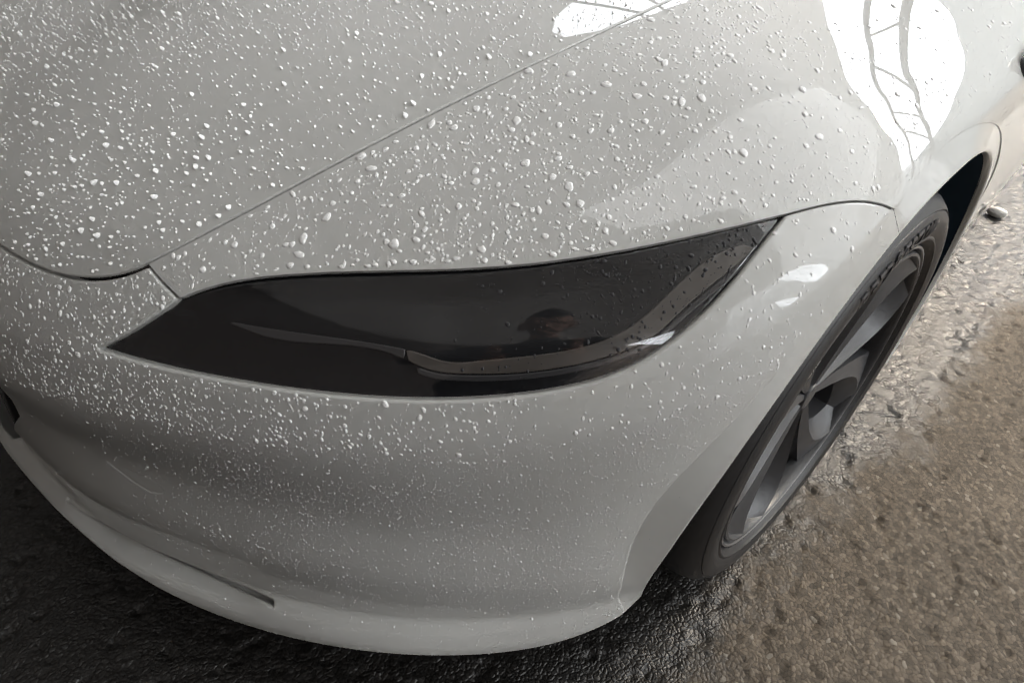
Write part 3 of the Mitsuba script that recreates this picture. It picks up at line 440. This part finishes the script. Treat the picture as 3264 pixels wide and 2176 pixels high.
# ======================= photographer, seen mirrored in the headlight =======================
import manifold3d as m3
def ball(c, r): return m3.Manifold.sphere(float(r), 14).translate([float(x) for x in c])
def limbs(bones, edge=.02, it=12):
    parts = [m3.Manifold.batch_hull([ball(a, ra), ball(b, rb)]) for a, ra, b, rb in bones]
    m = m3.Manifold.batch_boolean(parts, m3.OpType.Add).refine_to_length(edge).to_mesh(); t = trimesh.Trimesh(m.vert_properties[:, :3], m.tri_verts, process=True)
    return trimesh.smoothing.filter_taubin(t, iterations=it)
FC = np.array([-.66, .751, 0]); LF = np.array([-.751, -.66, 0]); Z = np.array([0, 0, 1.]); BASE = np.array([1.36, -.42, 0])
at = lambda f, l, z: BASE + FC * f + LF * l + Z * z
RT = np.cross(FWD, UPV); grip = [EYE - .028 * FWD + s * .074 * RT - .02 * UPV for s in (-1, 1)]     # left and right hand beside the phone
sh = [at(.10, s * .19, 1.36) for s in (1, -1)]; el = [at(.20, s * .30, 1.12) for s in (1, -1)]; wr = [g - .05 * FWD - .07 * UPV + s * .02 * RT for g, s in zip(grip, (-1, 1))]
jb = [(at(0, .11, .93), .13, at(0, -.11, .93), .13), (at(0, 0, .95), .15, at(.10, 0, 1.25), .15), (at(.10, .14, 1.31), .10, at(.10, -.14, 1.31), .10), (at(.10, 0, 1.3), .12, at(.14, 0, 1.42), .06)]
for s, e, w in zip(sh, el, wr): jb += [(s, .068, e, .05), (e, .05, e + (w - e) * .72, .038)]
labels['person'] = {'label': 'person in a dark jacket taking the picture, mirrored in the headlight', 'category': 'person'}
put('person__jacket', limbs(jb), 'm_jacket', smooth=True)
put('person__trousers', limbs([(at(0, s * .10, .92), .105, at(.03, s * .12, .50), .075) for s in (1, -1)] + [(at(.03, s * .12, .50), .075, at(-.02, s * .13, .10), .05) for s in (1, -1)]), 'm_jacket', smooth=True)
put('person__shoe', limbs([(at(-.05, .13, .05), .045, at(.14, .14, .035), .035)]), 'm_hair', smooth=True); put('person__shoe', limbs([(at(-.05, -.13, .05), .045, at(.14, -.14, .035), .035)]), 'm_hair', smooth=True)
hd = at(.24, 0, 1.55); dn = FC * .8 - Z * .6; up = FC * .6 + Z * .8
head = limbs([(hd + up * .035, .085, hd - up * .045 + dn * .02, .062), (hd - up * .05 + dn * .04, .045, hd - up * .075 + dn * .045, .03), (hd + dn * .078, .012, hd - up * .03 + dn * .098, .013), (hd - up * .02 + LF * .083, .016, hd + up * .02 + LF * .083, .018), (hd - up * .02 - LF * .083, .016, hd + up * .02 - LF * .083, .018), (hd + up * .02 + dn * .072 + LF * .04, .014, hd + up * .02 + dn * .072 - LF * .04, .014), (hd - up * .055 + dn * .068 + LF * .02, .009, hd - up * .055 + dn * .068 - LF * .02, .009), (hd - up * .05 - dn * .03, .05, at(.14, 0, 1.40), .052)], .008, 6)
put('person__head', head, 'm_skin', smooth=True)
put('person__hair', limbs([(hd + up * .055 - dn * .02, .088, hd - up * .01 - dn * .045, .07), (hd + up * .075 + dn * .03, .06, hd + up * .06 - dn * .02, .085)], .015, 8), 'm_hair', smooth=True)
for g, w, s in zip(grip, wr, (-1, 1)):
    p0 = g - .045 * FWD - .025 * UPV + s * .012 * RT
    hb = [(w, .027, p0, .026), (w + (p0 - w) * -.9, .033, w, .028), (p0 - .02 * RT * s, .016, p0 + .012 * RT * s, .018)]
    for k in range(4):
        b = p0 + UPV * (.012 + .017 * k) * .9 + s * .006 * RT; t1 = b + .026 * FWD + s * .008 * RT + .004 * UPV; t2 = t1 + .010 * FWD * (.6 if k == 3 else 1) - s * .018 * RT
        hb += [(p0, .016, b, .0095), (b, .0095, t1, .0085), (t1, .0085, t2, .0075)]
    th0 = p0 - s * .012 * RT - .008 * UPV; th1 = th0 - s * .018 * RT + .018 * UPV - .004 * FWD; hb += [(p0, .016, th0, .011), (th0, .011, th1, .0095), (th1, .0095, th1 - s * .016 * RT + .014 * UPV, .008)]
    put('person__hand', limbs(hb, .004, 8), 'm_skin', smooth=True)
ph = trimesh.creation.box((.148, .072, .008)); M = np.eye(4); M[:3, 0], M[:3, 1], M[:3, 2], M[:3, 3] = RT, UPV, -FWD, EYE - .022 * FWD - .012 * UPV; ph.apply_transform(M)
put('phone', ph, 'm_bezel', label='dark phone held up with both hands, mirrored in the headlight', cat='phone')
# ======================= small things =======================
def stone(c, r, seed):
    m = trimesh.creation.icosphere(3, 1.0); v = m.vertices; v = v * (1 + .35 * (meshkit.fbm(v * 1.6 + seed, 3, seed) - .5))[:, None] * r; return trimesh.Trimesh(v + c, m.faces, process=False)
put('pebble', stone(np.array([.872, 2.552, .010]), np.array([.030, .019, .016]), 3), 'm_pebble', smooth=True, label='pale pebble lying alone on the wet asphalt behind the wheel', cat='pebble')
